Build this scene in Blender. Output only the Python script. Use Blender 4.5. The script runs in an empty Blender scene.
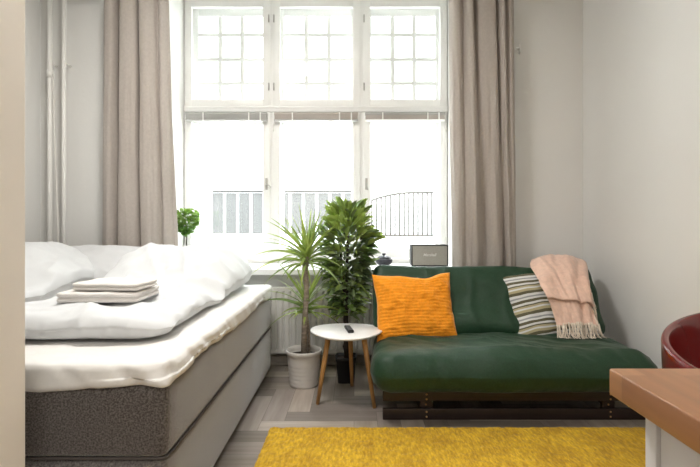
import bpy, math, random
from mathutils import Vector, noise, Matrix
random.seed(7)
S = bpy.context.scene
COL = S.collection
F = 486.0; CX = 354.0; CY = 222.0; H = 1.1
def P(px, py, Y):                       # point at depth Y seen at photo pixel
    return Vector(((px-CX)*Y/F, Y, H-(py-CY)*Y/F))
def PX(px, Y): return (px-CX)*Y/F
def PZ(py, Y): return H-(py-CY)*Y/F
def fbm(x, y, z=0.0, o=4):
    s = 0; a = 1; f = 1
    for _ in range(o):
        s += a*noise.noise(Vector((x*f, y*f, z*f))); a *= .5; f *= 2.03
    return s
def ridge(x, y, z=0.0): return 1-abs(noise.noise(Vector((x, y, z))))*2
def sstep(a, b, x):
    t = max(0, min(1, (x-a)/(b-a))); return t*t*(3-2*t)

# ------------------------------------------------------------ materials
def mat(name, col, rough=.6, metal=0, spec=.5, sheen=0, noise_s=None, noise_a=.1, col2=None,
        bump=0, bump_s=50, trans=0, coat=0, detail=3, stretch=(1,1,1), coord='Object'):
    m = bpy.data.materials.new(name); m.use_nodes = True
    nt = m.node_tree; b = nt.nodes['Principled BSDF']; L = nt.links.new
    b.inputs['Base Color'].default_value = (*col, 1)
    b.inputs['Roughness'].default_value = rough
    b.inputs['Metallic'].default_value = metal
    b.inputs['Specular IOR Level'].default_value = spec
    b.inputs['Sheen Weight'].default_value = sheen
    b.inputs['Sheen Roughness'].default_value = .35
    b.inputs['Coat Weight'].default_value = coat
    tc = nt.nodes.new('ShaderNodeTexCoord'); mp = nt.nodes.new('ShaderNodeMapping')
    mp.inputs['Scale'].default_value = stretch
    L(tc.outputs[coord], mp.inputs[0])
    if noise_s:
        n = nt.nodes.new('ShaderNodeTexNoise'); n.inputs['Scale'].default_value = noise_s
        n.inputs['Detail'].default_value = detail
        L(mp.outputs[0], n.inputs['Vector'])
        r = nt.nodes.new('ShaderNodeValToRGB')
        c2 = col2 or tuple(c*(1-noise_a) for c in col)
        r.color_ramp.elements[0].position = .35; r.color_ramp.elements[1].position = .65
        r.color_ramp.elements[0].color = (*c2, 1); r.color_ramp.elements[1].color = (*col, 1)
        L(n.outputs['Fac'], r.inputs[0]); L(r.outputs[0], b.inputs['Base Color'])
    if bump:
        n2 = nt.nodes.new('ShaderNodeTexNoise'); n2.inputs['Scale'].default_value = bump_s
        n2.inputs['Detail'].default_value = 4
        L(mp.outputs[0], n2.inputs['Vector'])
        bp = nt.nodes.new('ShaderNodeBump'); bp.inputs['Strength'].default_value = bump
        bp.inputs['Distance'].default_value = .01
        L(n2.outputs['Fac'], bp.inputs['Height']); L(bp.outputs[0], b.inputs['Normal'])
    if trans:
        t = nt.nodes.new('ShaderNodeBsdfTranslucent'); t.inputs[0].default_value = (*col, 1)
        if noise_s: L(r.outputs[0], t.inputs[0])
        mx = nt.nodes.new('ShaderNodeMixShader'); mx.inputs[0].default_value = trans
        out = nt.nodes['Material Output']
        L(b.outputs[0], mx.inputs[1]); L(t.outputs[0], mx.inputs[2]); L(mx.outputs[0], out.inputs[0])
    return m

M = {}
M['wall'] = mat('wall_paint', (.75,.742,.715), .85, bump=.08, bump_s=40, noise_s=1.5, noise_a=.03)
M['partition'] = mat('partition_paint', (.84,.78,.70), .8, noise_s=3, noise_a=.05, bump=.05)
M['ceiling'] = mat('ceiling_paint', (.8,.79,.77), .9)
M['white'] = mat('white_gloss_paint', (.86,.855,.83), .4, noise_s=6, noise_a=.03)
M['sill'] = mat('sill_paint', (.86,.86,.85), .35, noise_s=5, noise_a=.03)
M['baseboard'] = mat('baseboard_paint', (.36,.32,.27), .6, noise_s=8, noise_a=.2)
M['exterior'] = mat('exterior_plaster', (.8,.8,.78), .9)
M['rad'] = mat('radiator_enamel', (.66,.65,.62), .45, noise_s=4, noise_a=.03)
M['pipe'] = mat('pipe_paint', (.80,.79,.75), .45)
M['pipe2'] = mat('cable_white', (.7,.68,.64), .5)
M['metal'] = mat('brushed_metal', (.45,.43,.40), .4, metal=.7)
M['blind'] = mat('blind_grey', (.40,.39,.37), .5, noise_s=9, noise_a=.1)
M['blind2'] = mat('blind_taupe', (.46,.41,.37), .5, noise_s=9, noise_a=.1)
M['linen_sheet'] = mat('bed_sheet_cotton', (.73,.71,.68), .85, sheen=.2, bump=.12, bump_s=25)
M['duvet'] = mat('duvet_cotton', (.69,.70,.705), .85, sheen=.2, bump=.15, bump_s=14, trans=.08)
M['pillow'] = mat('pillow_cotton', (.60,.605,.61), .85, sheen=.2, bump=.12, bump_s=16)
M['towel'] = mat('towel_terry', (.82,.78,.73), .95, sheen=.5, bump=.4, bump_s=260)
M['towel2'] = mat('towel_terry_pale', (.80,.76,.72), .95, sheen=.5, bump=.4, bump_s=260)
M['boxspring'] = mat('boxspring_melange', (.165,.145,.135), .9, sheen=1.0, noise_s=170, col2=(.045,.038,.035), bump=.4, bump_s=300, detail=4)
M['boxspring2'] = mat('boxspring_base_melange', (.22,.205,.195), .9, sheen=1.0, noise_s=170, col2=(.075,.068,.066), bump=.4, bump_s=300, detail=4)
M['piping'] = mat('piping_cord', (.08,.07,.065), .9)
M['curtain'] = mat('curtain_linen', (.56,.505,.455), .9, sheen=.2, noise_s=70, noise_a=.07, bump=.15, bump_s=160, trans=.25, stretch=(1,1,.8))
M['futon'] = mat('futon_cotton', (.009,.045,.018), .55, spec=.45, sheen=.14, noise_s=140, noise_a=.25, bump=.25, bump_s=30)
M['darkwood'] = mat('dark_wenge_wood', (.022,.010,.008), .45, noise_s=20, noise_a=.4, stretch=(.2,3,3))
M['bolt'] = mat('brass_bolt', (.75,.5,.25), .35, metal=1)
M['orange'] = mat('orange_knit', (.90,.31,.008), .9, sheen=.3, noise_s=60, noise_a=.15, bump=.3, bump_s=200)
M['throw'] = mat('pink_wool', (.76,.52,.41), .95, sheen=.4, noise_s=40, noise_a=.12, bump=.4, bump_s=120)
M['fringe'] = mat('fringe_yarn', (.80,.70,.58), .95, noise_s=120, noise_a=.2)
M['tabletop'] = mat('white_laminate', (.88,.88,.87), .3)
M['oak'] = mat('oak_leg', (.52,.27,.085), .5, noise_s=14, noise_a=.3, stretch=(4,4,.5))
M['blackplastic'] = mat('black_plastic', (.012,.012,.014), .35)
M['button'] = mat('remote_button', (.22,.22,.23), .5)
M['potwhite'] = mat('pot_white_ceramic', (.62,.59,.55), .5, noise_s=10, noise_a=.05)
M['potblack'] = mat('pot_black_plastic', (.010,.010,.011), .45)
M['soil'] = mat('potting_soil', (.05,.03,.02), .95, noise_s=80, noise_a=.6, bump=1, bump_s=60)
M['trunk'] = mat('dracaena_bark', (.42,.35,.28), .85, noise_s=30, noise_a=.4, bump=.8, bump_s=60, stretch=(1,1,3))
M['trunkdark'] = mat('dark_bark', (.05,.035,.025), .85, noise_s=30, noise_a=.5, bump=.8, bump_s=60)
def leafmat(name, c, c2, tr=.35, rough=.4):
    m = mat(name, c, rough, noise_s=5, col2=c2, trans=tr, detail=1); return m
M['leafA'] = leafmat('dracaena_leaf', (.42,.52,.12), (.16,.26,.07))
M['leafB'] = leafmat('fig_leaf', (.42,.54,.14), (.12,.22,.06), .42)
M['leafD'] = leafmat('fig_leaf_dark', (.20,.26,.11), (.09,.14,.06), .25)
M['leafC'] = leafmat('herb_leaf', (.30,.45,.09), (.11,.24,.04), .45)
M['kettle'] = mat('dark_cast_iron', (.025,.025,.035), .45)
M['spkframe'] = mat('speaker_vinyl', (.015,.014,.013), .5, bump=.4, bump_s=300)
M['grille'] = mat('speaker_cloth', (.46,.44,.38), .8, noise_s=300, noise_a=.35, bump=.3, bump_s=400, stretch=(1,1,2))
M['logo'] = mat('logo_white', (.75,.74,.70), .4)
M['redshell'] = mat('red_lacquer', (.13,.007,.006), .2, coat=.4, noise_s=3, noise_a=.1)
M['chrome'] = mat('chrome', (.7,.7,.7), .15, metal=1)
M['cabinet'] = mat('cabinet_white', (.66,.65,.64), .5, noise_s=12, noise_a=.06)
M['rail_out'] = mat('outdoor_rail', (.030,.024,.020), .7)
M['rail_pale'] = mat('outdoor_panel', (.075,.074,.072), .8)
M['rail_grey'] = mat('outdoor_rail_grey', (.035,.034,.033), .7)

def glass():
    m = bpy.data.materials.new('window_glass'); m.use_nodes = True
    nt = m.node_tree; nt.nodes.remove(nt.nodes['Principled BSDF'])
    t = nt.nodes.new('ShaderNodeBsdfTransparent'); g = nt.nodes.new('ShaderNodeBsdfGlossy')
    g.inputs['Roughness'].default_value = .02
    t.inputs[0].default_value = (.98,.99,.985,1)
    mx = nt.nodes.new('ShaderNodeMixShader'); mx.inputs[0].default_value = .05
    nt.links.new(t.outputs[0], mx.inputs[1]); nt.links.new(g.outputs[0], mx.inputs[2])
    nt.links.new(mx.outputs[0], nt.nodes['Material Output'].inputs[0]); return m
M['glass'] = glass()

def butcher():
    m = mat('oiled_oak_worktop', (.36,.19,.095), .35)
    nt = m.node_tree; L = nt.links.new; b = nt.nodes['Principled BSDF']
    tc = nt.nodes.new('ShaderNodeTexCoord'); mp = nt.nodes.new('ShaderNodeMapping')
    br = nt.nodes.new('ShaderNodeTexBrick')
    br.inputs['Scale'].default_value = 1
    br.inputs['Brick Width'].default_value = .35; br.inputs['Row Height'].default_value = .045
    br.inputs['Mortar Size'].default_value = .0006; br.inputs['Bias'].default_value = 0
    br.inputs['Color1'].default_value = (.47,.23,.10,1); br.inputs['Color2'].default_value = (.33,.145,.06,1)
    br.inputs['Mortar'].default_value = (.33,.17,.085,1)
    mp.inputs['Rotation'].default_value = (0,0,math.pi/2)
    L(tc.outputs['Object'], mp.inputs[0]); L(mp.outputs[0], br.inputs['Vector'])
    n = nt.nodes.new('ShaderNodeTexNoise'); mp2 = nt.nodes.new('ShaderNodeMapping')
    mp2.inputs['Scale'].default_value = (30,2,30); L(tc.outputs['Object'], mp2.inputs[0]); L(mp2.outputs[0], n.inputs['Vector'])
    n.inputs['Scale'].default_value = 2; n.inputs['Detail'].default_value = 5
    mx = nt.nodes.new('ShaderNodeMix'); mx.data_type = 'RGBA'; mx.blend_type = 'MULTIPLY'; mx.inputs[0].default_value = .5
    L(br.outputs[0], mx.inputs[6]); L(n.outputs['Fac'], mx.inputs[7]); L(mx.outputs[2], b.inputs['Base Color'])
    return m
M['butcher'] = butcher()

def floormat():
    m = mat('grey_wood_plank', (.3,.27,.24), .42, spec=.4)
    nt = m.node_tree; L = nt.links.new; b = nt.nodes['Principled BSDF']
    at = nt.nodes.new('ShaderNodeAttribute'); at.attribute_name = 'tone'
    uv = nt.nodes.new('ShaderNodeUVMap'); mp = nt.nodes.new('ShaderNodeMapping'); mp.inputs['Scale'].default_value = (2,22,1)
    L(uv.outputs[0], mp.inputs[0])
    n = nt.nodes.new('ShaderNodeTexNoise'); n.inputs['Scale'].default_value = 1.0; n.inputs['Detail'].default_value = 6
    L(mp.outputs[0], n.inputs['Vector'])
    r = nt.nodes.new('ShaderNodeValToRGB'); e = r.color_ramp.elements
    e[0].position = .25; e[0].color = (.26,.22,.185,1); e[1].position = .75; e[1].color = (.42,.375,.335,1)
    L(n.outputs['Fac'], r.inputs[0])
    mx = nt.nodes.new('ShaderNodeMix'); mx.data_type = 'RGBA'; mx.blend_type = 'MULTIPLY'; mx.inputs[0].default_value = 1
    L(r.outputs[0], mx.inputs[6]); L(at.outputs['Color'], mx.inputs[7]); L(mx.outputs[2], b.inputs['Base Color'])
    return m
M['floor'] = floormat()

def rugmat():
    m = mat('mustard_pile', (.62,.40,.035), .95, sheen=.1)
    nt = m.node_tree; L = nt.links.new; b = nt.nodes['Principled BSDF']
    tc = nt.nodes.new('ShaderNodeTexCoord')
    mp = nt.nodes.new('ShaderNodeMapping'); mp.inputs['Scale'].default_value = (1,.3,1); L(tc.outputs['Object'], mp.inputs[0])
    n1 = nt.nodes.new('ShaderNodeTexNoise'); n1.inputs['Scale'].default_value = 90; n1.inputs['Detail'].default_value = 4
    n2 = nt.nodes.new('ShaderNodeTexNoise'); n2.inputs['Scale'].default_value = 7; n2.inputs['Detail'].default_value = 3
    L(mp.outputs[0], n1.inputs['Vector']); L(tc.outputs['Object'], n2.inputs['Vector'])
    r = nt.nodes.new('ShaderNodeValToRGB'); e = r.color_ramp.elements
    e[0].position = .3; e[0].color = (.42,.235,.008,1); e[1].position = .7; e[1].color = (.78,.49,.025,1)
    L(n1.outputs['Fac'], r.inputs[0])
    r2 = nt.nodes.new('ShaderNodeValToRGB'); r2.color_ramp.elements[0].color = (.78,.74,.7,1); r2.color_ramp.elements[0].position=.35; r2.color_ramp.elements[1].position=.65
    L(n2.outputs['Fac'], r2.inputs[0])
    mx = nt.nodes.new('ShaderNodeMix'); mx.data_type = 'RGBA'; mx.blend_type = 'MULTIPLY'; mx.inputs[0].default_value = 1
    L(r.outputs[0], mx.inputs[6]); L(r2.outputs[0], mx.inputs[7]); L(mx.outputs[2], b.inputs['Base Color'])
    bp = nt.nodes.new('ShaderNodeBump'); bp.inputs['Strength'].default_value = .8; bp.inputs['Distance'].default_value = .01
    L(n1.outputs['Fac'], bp.inputs['Height']); L(bp.outputs[0], b.inputs['Normal'])
    return m
M['rug'] = rugmat()

def stripemat():
    m = mat('striped_cotton', (.8,.8,.8), .9, sheen=.2)
    nt = m.node_tree; L = nt.links.new; b = nt.nodes['Principled BSDF']
    uv = nt.nodes.new('ShaderNodeUVMap'); sp = nt.nodes.new('ShaderNodeSeparateXYZ'); L(uv.outputs[0], sp.inputs[0])
    mu = nt.nodes.new('ShaderNodeMath'); mu.operation = 'MULTIPLY'; mu.inputs[1].default_value = 3.6; L(sp.outputs['Y'], mu.inputs[0])
    fr = nt.nodes.new('ShaderNodeMath'); fr.operation = 'FRACT'; L(mu.outputs[0], fr.inputs[0])
    r = nt.nodes.new('ShaderNodeValToRGB'); r.color_ramp.interpolation = 'CONSTANT'
    W=(.66,.66,.64,1); O=(.11,.10,.055,1); T=(.42,.37,.22,1); G=(.30,.31,.31,1)
    seq = [(0,O),(.13,W),(.22,G),(.30,W),(.42,O),(.56,T),(.68,W),(.76,T),(.84,O),(.90,W)]
    e = r.color_ramp.elements
    e[0].position = 0; e[0].color = seq[0][1]; e[1].position = seq[1][0]; e[1].color = seq[1][1]
    for p, c in seq[2:]:
        k = e.new(p); k.color = c
    L(fr.outputs[0], r.inputs[0]); L(r.outputs[0], b.inputs['Base Color'])
    return m
M['stripe'] = stripemat()

# ------------------------------------------------------------ mesh tools
OFF = {}
def tag(o, label=None, cat=None, group=None, kind=None):
    if label: o['label'] = label
    if cat: o['category'] = cat
    if group: o['group'] = group
    if kind: o['kind'] = kind
    return o
def empty(name, loc, label=None, cat=None, group=None, kind=None):
    o = bpy.data.objects.new(name, None); COL.objects.link(o); o.location = loc
    o.empty_display_size = .1; OFF[o] = Vector(loc)
    return tag(o, label, cat, group, kind)
class MB:
    def __init__(s): s.v = []; s.f = []; s.uv = None
    def add(s, vf):
        v, f = vf; n = len(s.v); s.v += [Vector(p) for p in v]; s.f += [tuple(i+n for i in q) for q in f]; return s
    def build(s, name, m, parent=None, smooth=True, uvs=None):
        if parent is not None: off = OFF[parent]
        else:
            xs = [p.x for p in s.v]; ys = [p.y for p in s.v]; zs = [p.z for p in s.v]
            off = Vector(((min(xs)+max(xs))/2, (min(ys)+max(ys))/2, min(zs)))
        me = bpy.data.meshes.new(name)
        me.from_pydata([tuple(p-off) for p in s.v], [], s.f)
        me.materials.append(M[m] if isinstance(m, str) else m)
        if smooth: me.polygons.foreach_set('use_smooth', [True]*len(me.polygons))
        o = bpy.data.objects.new(name, me); COL.objects.link(o)
        if parent is not None: o.parent = parent
        else: o.location = off
        OFF[o] = off
        if uvs:
            l = me.uv_layers.new(name='UVMap')
            for lp in me.loops: l.data[lp.index].uv = uvs[lp.vertex_index]
        me.validate(); me.update()
        return o
def grid_axis(lo, hi, r, n):
    r = min(r, (hi-lo)/2*.999)
    a = [lo, lo+r*.12, lo+r*.4, lo+r]; b = [hi-r, hi-r*.4, hi-r*.12, hi]
    mid = [lo+r+(hi-lo-2*r)*i/n for i in range(1, n)]
    return a+mid+b
def rbox(lo, hi, r=.01, n=(1,1,1), fn=None):
    if not hasattr(r, '__len__'): r = (r,r,r)
    r = [min(r[i], (hi[i]-lo[i])/2*.999) for i in range(3)]
    ax = [grid_axis(lo[i], hi[i], r[i], n[i]) for i in range(3)]
    V = []; idx = {}; FC = []
    def vid(i, j, k):
        key = (i, j, k)
        if key in idx: return idx[key]
        p = [ax[0][i], ax[1][j], ax[2][k]]
        q = [max(lo[t]+r[t], min(hi[t]-r[t], p[t])) for t in range(3)]
        d = [(p[t]-q[t])/r[t] for t in range(3)]
        l = math.sqrt(sum(x*x for x in d))
        if l > 1e-9: p = [q[t]+d[t]/l*r[t] for t in range(3)]
        p = Vector(p)
        if fn: p = fn(p)
        idx[key] = len(V); V.append(p); return idx[key]
    nx, ny, nz = [len(a)-1 for a in ax]
    for i in range(nx):
        for j in range(ny):
            FC.append((vid(i,j,0), vid(i,j+1,0), vid(i+1,j+1,0), vid(i+1,j,0)))
            FC.append((vid(i,j,nz), vid(i+1,j,nz), vid(i+1,j+1,nz), vid(i,j+1,nz)))
    for i in range(nx):
        for k in range(nz):
            FC.append((vid(i,0,k), vid(i+1,0,k), vid(i+1,0,k+1), vid(i,0,k+1)))
            FC.append((vid(i,ny,k), vid(i,ny,k+1), vid(i+1,ny,k+1), vid(i+1,ny,k)))
    for j in range(ny):
        for k in range(nz):
            FC.append((vid(0,j,k), vid(0,j,k+1), vid(0,j+1,k+1), vid(0,j+1,k)))
            FC.append((vid(nx,j,k), vid(nx,j+1,k), vid(nx,j+1,k+1), vid(nx,j,k+1)))
    return V, FC
def pbox(lo, hi):
    x0,y0,z0 = lo; x1,y1,z1 = hi
    v = [(x0,y0,z0),(x1,y0,z0),(x1,y1,z0),(x0,y1,z0),(x0,y0,z1),(x1,y0,z1),(x1,y1,z1),(x0,y1,z1)]
    return v, [(0,3,2,1),(4,5,6,7),(0,1,5,4),(1,2,6,5),(2,3,7,6),(3,0,4,7)]
def tube(path, rad, seg=10):
    path = [Vector(p) for p in path]
    if not hasattr(rad, '__len__'): rad = [rad]*len(path)
    V = []; FC = []
    up = None
    for i, p in enumerate(path):
        t = (path[min(i+1, len(path)-1)]-path[max(i-1, 0)]).normalized()
        if up is None: up = t.orthogonal().normalized()
        a = (up-t*up.dot(t)); a = a.normalized() if a.length > 1e-6 else t.orthogonal().normalized(); up = a
        b = t.cross(a)
        for k in range(seg):
            w = 2*math.pi*k/seg; V.append(p+(a*math.cos(w)+b*math.sin(w))*rad[i])
    for i in range(len(path)-1):
        for k in range(seg):
            k2 = (k+1) % seg; FC.append((i*seg+k, i*seg+k2, (i+1)*seg+k2, (i+1)*seg+k))
    FC.append(tuple(range(seg))[::-1]); FC.append(tuple((len(path)-1)*seg+k for k in range(seg)))
    return V, FC
def lathe(prof, c, seg=40, fn=None):
    V = []; FC = []; c = Vector(c)
    for (r, z) in prof:
        for k in range(seg):
            w = 2*math.pi*k/seg; p = Vector((r*math.cos(w), r*math.sin(w), z))
            if fn: p = fn(p, w)
            V.append(c+p)
    n = len(prof)
    for i in range(n-1):
        for k in range(seg):
            k2 = (k+1) % seg; FC.append((i*seg+k, i*seg+k2, (i+1)*seg+k2, (i+1)*seg+k))
    if prof[0][0] > 1e-4: FC.append(tuple(range(seg))[::-1])
    if prof[-1][0] > 1e-4: FC.append(tuple((n-1)*seg+k for k in range(seg)))
    return V, FC
def solidify(o, t, off=0):
    m = o.modifiers.new('thickness', 'SOLIDIFY'); m.thickness = t; m.offset = off
def subsurf(o, n=1):
    m = o.modifiers.new('smooth', 'SUBSURF'); m.levels = n; m.render_levels = n
def struct(name, mb, m, parent=None, smooth=False):
    o = mb.build(name, m, parent, smooth)
    if parent is None: o['kind'] = 'structure'
    return o

# ------------------------------------------------------------ dimensions
WY = 3.75                     # back wall plane
WX0, WX1 = -2.42, 1.767       # left / right walls
CZ = 3.15; BY = -2.6
NX0, NX1 = -1.475, .815       # niche
NY = 4.20; SZ = .745          # window plane, sill height
NZ = 3.08

# ------------------------------------------------------------ room
def floor():
    W = .128; n = 4; g = .0009
    V = []; FC = []; tones = []; uvs = []
    x0, x1, y0, y1 = WX0-.02, WX1+.02, BY-.02, WY+.02
    def rect(ax, ay, bx, by, horiz):
        ax_, ay_, bx_, by_ = max(ax+g, x0), max(ay+g, y0), min(bx-g, x1), min(by-g, y1)
        if ax_ >= bx_ or ay_ >= by_: return
        k = len(V)
        V.extend([(ax_,ay_,0),(bx_,ay_,0),(bx_,by_,0),(ax_,by_,0)]); FC.append((k,k+1,k+2,k+3))
        t = random.choice([.60,.72,.85,.95,1.05,1.2]); tones.append((t, t*random.uniform(.97,1.0), t*random.uniform(.94,1.0)))
        ou, ov = random.uniform(0,30), random.uniform(0,30)
        for (x, y) in ((ax_,ay_),(bx_,ay_),(bx_,by_),(ax_,by_)):
            uvs.append((x+ou, y+ov) if horiz else (y+ou, x+ov))
    cx0, cx1 = int(x0/W)-6, int(x1/W)+6; cy0, cy1 = int(y0/W)-6, int(y1/W)+6
    for a in range(cx0, cx1):
        for b in range(cy0, cy1):
            if (a-b) % (2*n) == 0: rect(a*W, b*W, (a+n)*W, (b+1)*W, True)
            if (a-b) % (2*n) == 2*n-1: rect(a*W, b*W, (a+1)*W, (b+n)*W, False)
    mb = MB(); mb.v = [Vector(v) for v in V]; mb.f = FC
    nq = len(FC)
    tones += [(.25,.22,.2)]; k = len(mb.v); uvs += [(0,0)]*4
    # the joint bed under the planks
    mb.v += [Vector(p) for p in ((x0,y0,-.002),(x1,y0,-.002),(x1,y1,-.002),(x0,y1,-.002))]; mb.f.append((k,k+1,k+2,k+3))
    k = len(mb.v); b = pbox((x0,y0,-.12),(x1,y1,-.004)); mb.add(b); tones += [(.25,.22,.2)]*6; uvs += [(0,0)]*8
    o = mb.build('floor', 'floor', None, False, uvs); o['kind'] = 'structure'
    at = o.data.attributes.new('tone', 'FLOAT_COLOR', 'FACE')
    for i, t in enumerate(tones): at.data[i].color = (*t, 1)
floor()
T = .12
struct('ceiling', MB().add(pbox((WX0-T,BY-T,CZ),(WX1+T,WY+.55,CZ+.1))), 'ceiling')
struct('wall_left', MB().add(pbox((WX0-T,BY-T,0),(WX0,WY,CZ))), 'wall')
struct('wall_right', MB().add(pbox((WX1,BY-T,0),(WX1+T,WY,CZ))), 'wall')
struct('wall_front', MB().add(pbox((WX0,BY-T,0),(WX1,BY,CZ))), 'wall')
struct('wall_partition', MB().add(rbox((-1.02,BY,0),(-.90,PX(26,1)*0+1.334,CZ),.006)), 'partition')
wb = MB()
D = .62
wb.add(pbox((WX0-T,WY,0),(NX0,WY+D,CZ))); wb.add(pbox((NX1,WY,0),(WX1+T,WY+D,CZ)))
wb.add(pbox((NX0,WY,0),(NX1,WY+D,SZ-.03))); wb.add(pbox((NX0,WY,NZ),(NX1,WY+D,CZ)))
struct('wall_back', wb, 'wall')
we = MB()   # outer leaf of the thick facade, with a slightly narrower opening
EX0, EX1 = -1.385, .775; EY0, EY1 = WY+D, WY+D+.38
we.add(pbox((-3.2,EY0,-.5),(EX0,EY1,3.6))); we.add(pbox((EX1,EY0,-.5),(2.6,EY1,3.6)))
we.add(pbox((EX0,EY0,-.5),(EX1,EY1,.66))); we.add(pbox((EX0,EY0,3.12),(EX1,EY1,3.6)))
struct('wall_exterior', we, 'exterior')
# niche lining (painted white) and sill
tr = MB()
tr.add(pbox((NX0-.001,WY-.004,SZ),(NX0+.006,NY,NZ))); tr.add(pbox((NX1-.006,WY-.004,SZ),(NX1+.001,NY,NZ)))
tr.add(pbox((NX0,WY-.004,NZ-.006),(NX1,NY,NZ+.001)))
struct('trim_1', tr, 'white')
sl = MB().add(rbox((NX0-.10,WY-.10,SZ-.045),(NX1+.10,WY,SZ),.006)).add(rbox((NX0+.007,WY,SZ-.045),(NX1-.007,NY+.03,SZ),.004))
struct('trim_2', sl, 'sill')
bb = MB().add(rbox((WX0,WY-.018,0),(WX1,WY,.075),.004)).add(rbox((WX0,WY-.024,.0),(WX1,WY-.018,.022),.003))
struct('baseboard_back', bb, 'baseboard', smooth=True)
struct('baseboard_right', MB().add(rbox((WX1-.018,.70,0),(WX1,WY-.024,.075),.004)), 'baseboard', smooth=True)
struct('baseboard_left', MB().add(rbox((WX0,BY,0),(WX0+.018,WY-.024,.075),.004)), 'baseboard', smooth=True)

# ------------------------------------------------------------ window
wx = [NX0+.006, PX(271.5,NY), PX(361.5,NY), NX1-.006]
z_tr = PZ(108.5, NY)                # transom
fr = MB()
def vbar(x, w, z0, z1, y0=NY, y1=NY+.15): fr.add(rbox((x-w/2,y0,z0),(x+w/2,y1,z1),.004))
fr.add(rbox((wx[0],NY+.01,SZ),(wx[0]+.025,NY+.15,NZ-.006),.003)); fr.add(rbox((wx[3]-.025,NY+.01,SZ),(wx[3],NY+.15,NZ-.006),.003))
for x in wx[1:3]: vbar(x, .030, SZ, NZ-.006, NY+.006)
fr.add(rbox((wx[0],NY-.012,z_tr-.030),(wx[3],NY+.15,z_tr+.020),.004))
fr.add(rbox((wx[0],NY-.018,z_tr+.000),(wx[3],NY+.01,z_tr+.012),.004))
fr.add(rbox((wx[0],NY,SZ),(wx[3],NY+.15,PZ(258.5,NY)),.004)); fr.add(rbox((wx[0],NY,NZ-.05),(wx[3],NY+.15,NZ-.006),.004))
struct('trim_3', fr, 'white', smooth=True)
def rectframe(mb, x0, x1, z0, z1, y0, y1, w, wt=None, wbm=None):
    wt = wt or w; wbm = wbm or w
    mb.add(rbox((x0,y0,z0),(x0+w,y1,z1),.004)); mb.add(rbox((x1-w,y0,z0),(x1,y1,z1),.004))
    mb.add(rbox((x0+w-.002,y0+.001,z0),(x1-w+.002,y1,z0+wbm),.004)); mb.add(rbox((x0+w-.002,y0+.001,z1-wt),(x1-w+.002,y1,z1),.004))
n = 0
for row in (0, 1):
    for i in range(3):
        n += 1
        x0 = wx[i]+(.004 if i == 0 else .012); x1 = wx[i+1]-(.004 if i == 2 else .012)
        if row: z0, z1 = z_tr+.020, NZ-.06
        else: z0, z1 = PZ(258,NY), z_tr-.032
        e = empty('window_%d' % n, ((x0+x1)/2, NY, z0), kind='structure')
        m1 = MB(); rectframe(m1, x0, x1, z0, z1, NY-.006, NY+.035, .062, wbm=.058 if row else .082, wt=.062)
        s = m1.build('sash', 'white', e, True)
        MB().add(pbox((x0+.06,NY+.012,z0+.05),(x1-.06,NY+.015,z1-.05))).build('pane', 'glass', e, False)
        oy = NY+.135
        m2 = MB(); rectframe(m2, x0+.02, x1-.02, z0+.0, z1, oy, oy+.03, .058, wbm=.07, wt=.085)
        so = m2.build('outer_sash', 'white', e, True)
        MB().add(pbox((x0+.07,oy+.012,z0+.06),(x1-.07,oy+.015,z1-.05))).build('outer_pane', 'glass', e, False)
        if row:
            g = MB(); gx0, gx1 = x0+.075, x1-.075; gz0, gz1 = z0+.07, z1-.085
            for k in (1,2): g.add(rbox((gx0+(gx1-gx0)*k/3-.018,oy-.002,gz0),(gx0+(gx1-gx0)*k/3+.018,oy+.03,gz1),.004))
            for yy in (35, 59.5, 83.5):
                zz = PZ(yy, oy); g.add(rbox((gx0,oy-.001,zz-.017),(gx1,oy+.029,zz+.017),.004))
            g.build('muntin', 'white', e, True)
        # hinges and handle
        hz = (PZ(19,NY), PZ(87,NY)) if row else (PZ(128,NY), PZ(241,NY))
        for z in hz:
            hx = {0: x1-.010, 1: x0+.010, 2: x0+.010}[i]
            if not row and i == 0: hx = x0+.012
            if not row and i == 2: hx = x1-.012
            MB().add(tube([(hx,NY-.012,z-.032),(hx,NY-.012,z+.032)],.0065,8)).build('hinge', 'metal' if row else 'pipe', e)
        if not row:
            hx = x1-.03 if i == 0 else (x0+.03 if i == 2 else x1-.03)
            z = PZ(184,NY)
            hd = MB().add(rbox((hx-.010,NY-.012,z-.05),(hx+.010,NY-.005,z+.05),.003))
            hd.add(tube([(hx,NY-.01,z),(hx,NY-.035,z),(hx+(.01 if i!=0 else .045),NY-.04,z-.03 if i==0 else z-.055)],.006,8))
            if i != 1: hd.build('handle', 'metal', e)
# raised blinds under the transom
for i in range(3):
    x0 = wx[i]+.03; x1 = wx[i+1]-.03
    z1 = PZ(113,NY-.03); z0 = PZ(121,NY-.03)
    nm = ['left','middle','right'][i]
    b = empty('venetian_blind', ((x0+x1)/2, NY-.035, z0), 'raised slatted blind hanging at the top of the %s lower window sash' % nm, 'blind', 'raised blinds under the window transom')
    MB().add(rbox((x0,NY-.06,z1-.022),(x1,NY-.018,z1),.003)).build('head_rail', 'blind' if i != 1 else 'blind2', b)
    sm = MB()
    for k in range(6):
        zz = z0+.012+(z1-.024-z0-.012)*k/5
        sm.add(rbox((x0+.004,NY-.058+.002*(k%2),zz-.0035),(x1-.004,NY-.022,zz+.0025),.001))
    sm.build('slat_stack', 'blind' if i == 0 else 'blind2', b)
    MB().add(rbox((x0,NY-.059,z0-.002),(x1,NY-.020,z0+.010),.002)).build('bottom_rail', 'white' if i == 2 else 'blind', b)
    for fx in (.22, .78, .92):
        xx = x0+(x1-x0)*fx
        MB().add(rbox((xx-.005,NY-.064,z0-.001),(xx+.005,NY-.058,z1+.001),.002)).build('cord_clip', 'white', b)

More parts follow.
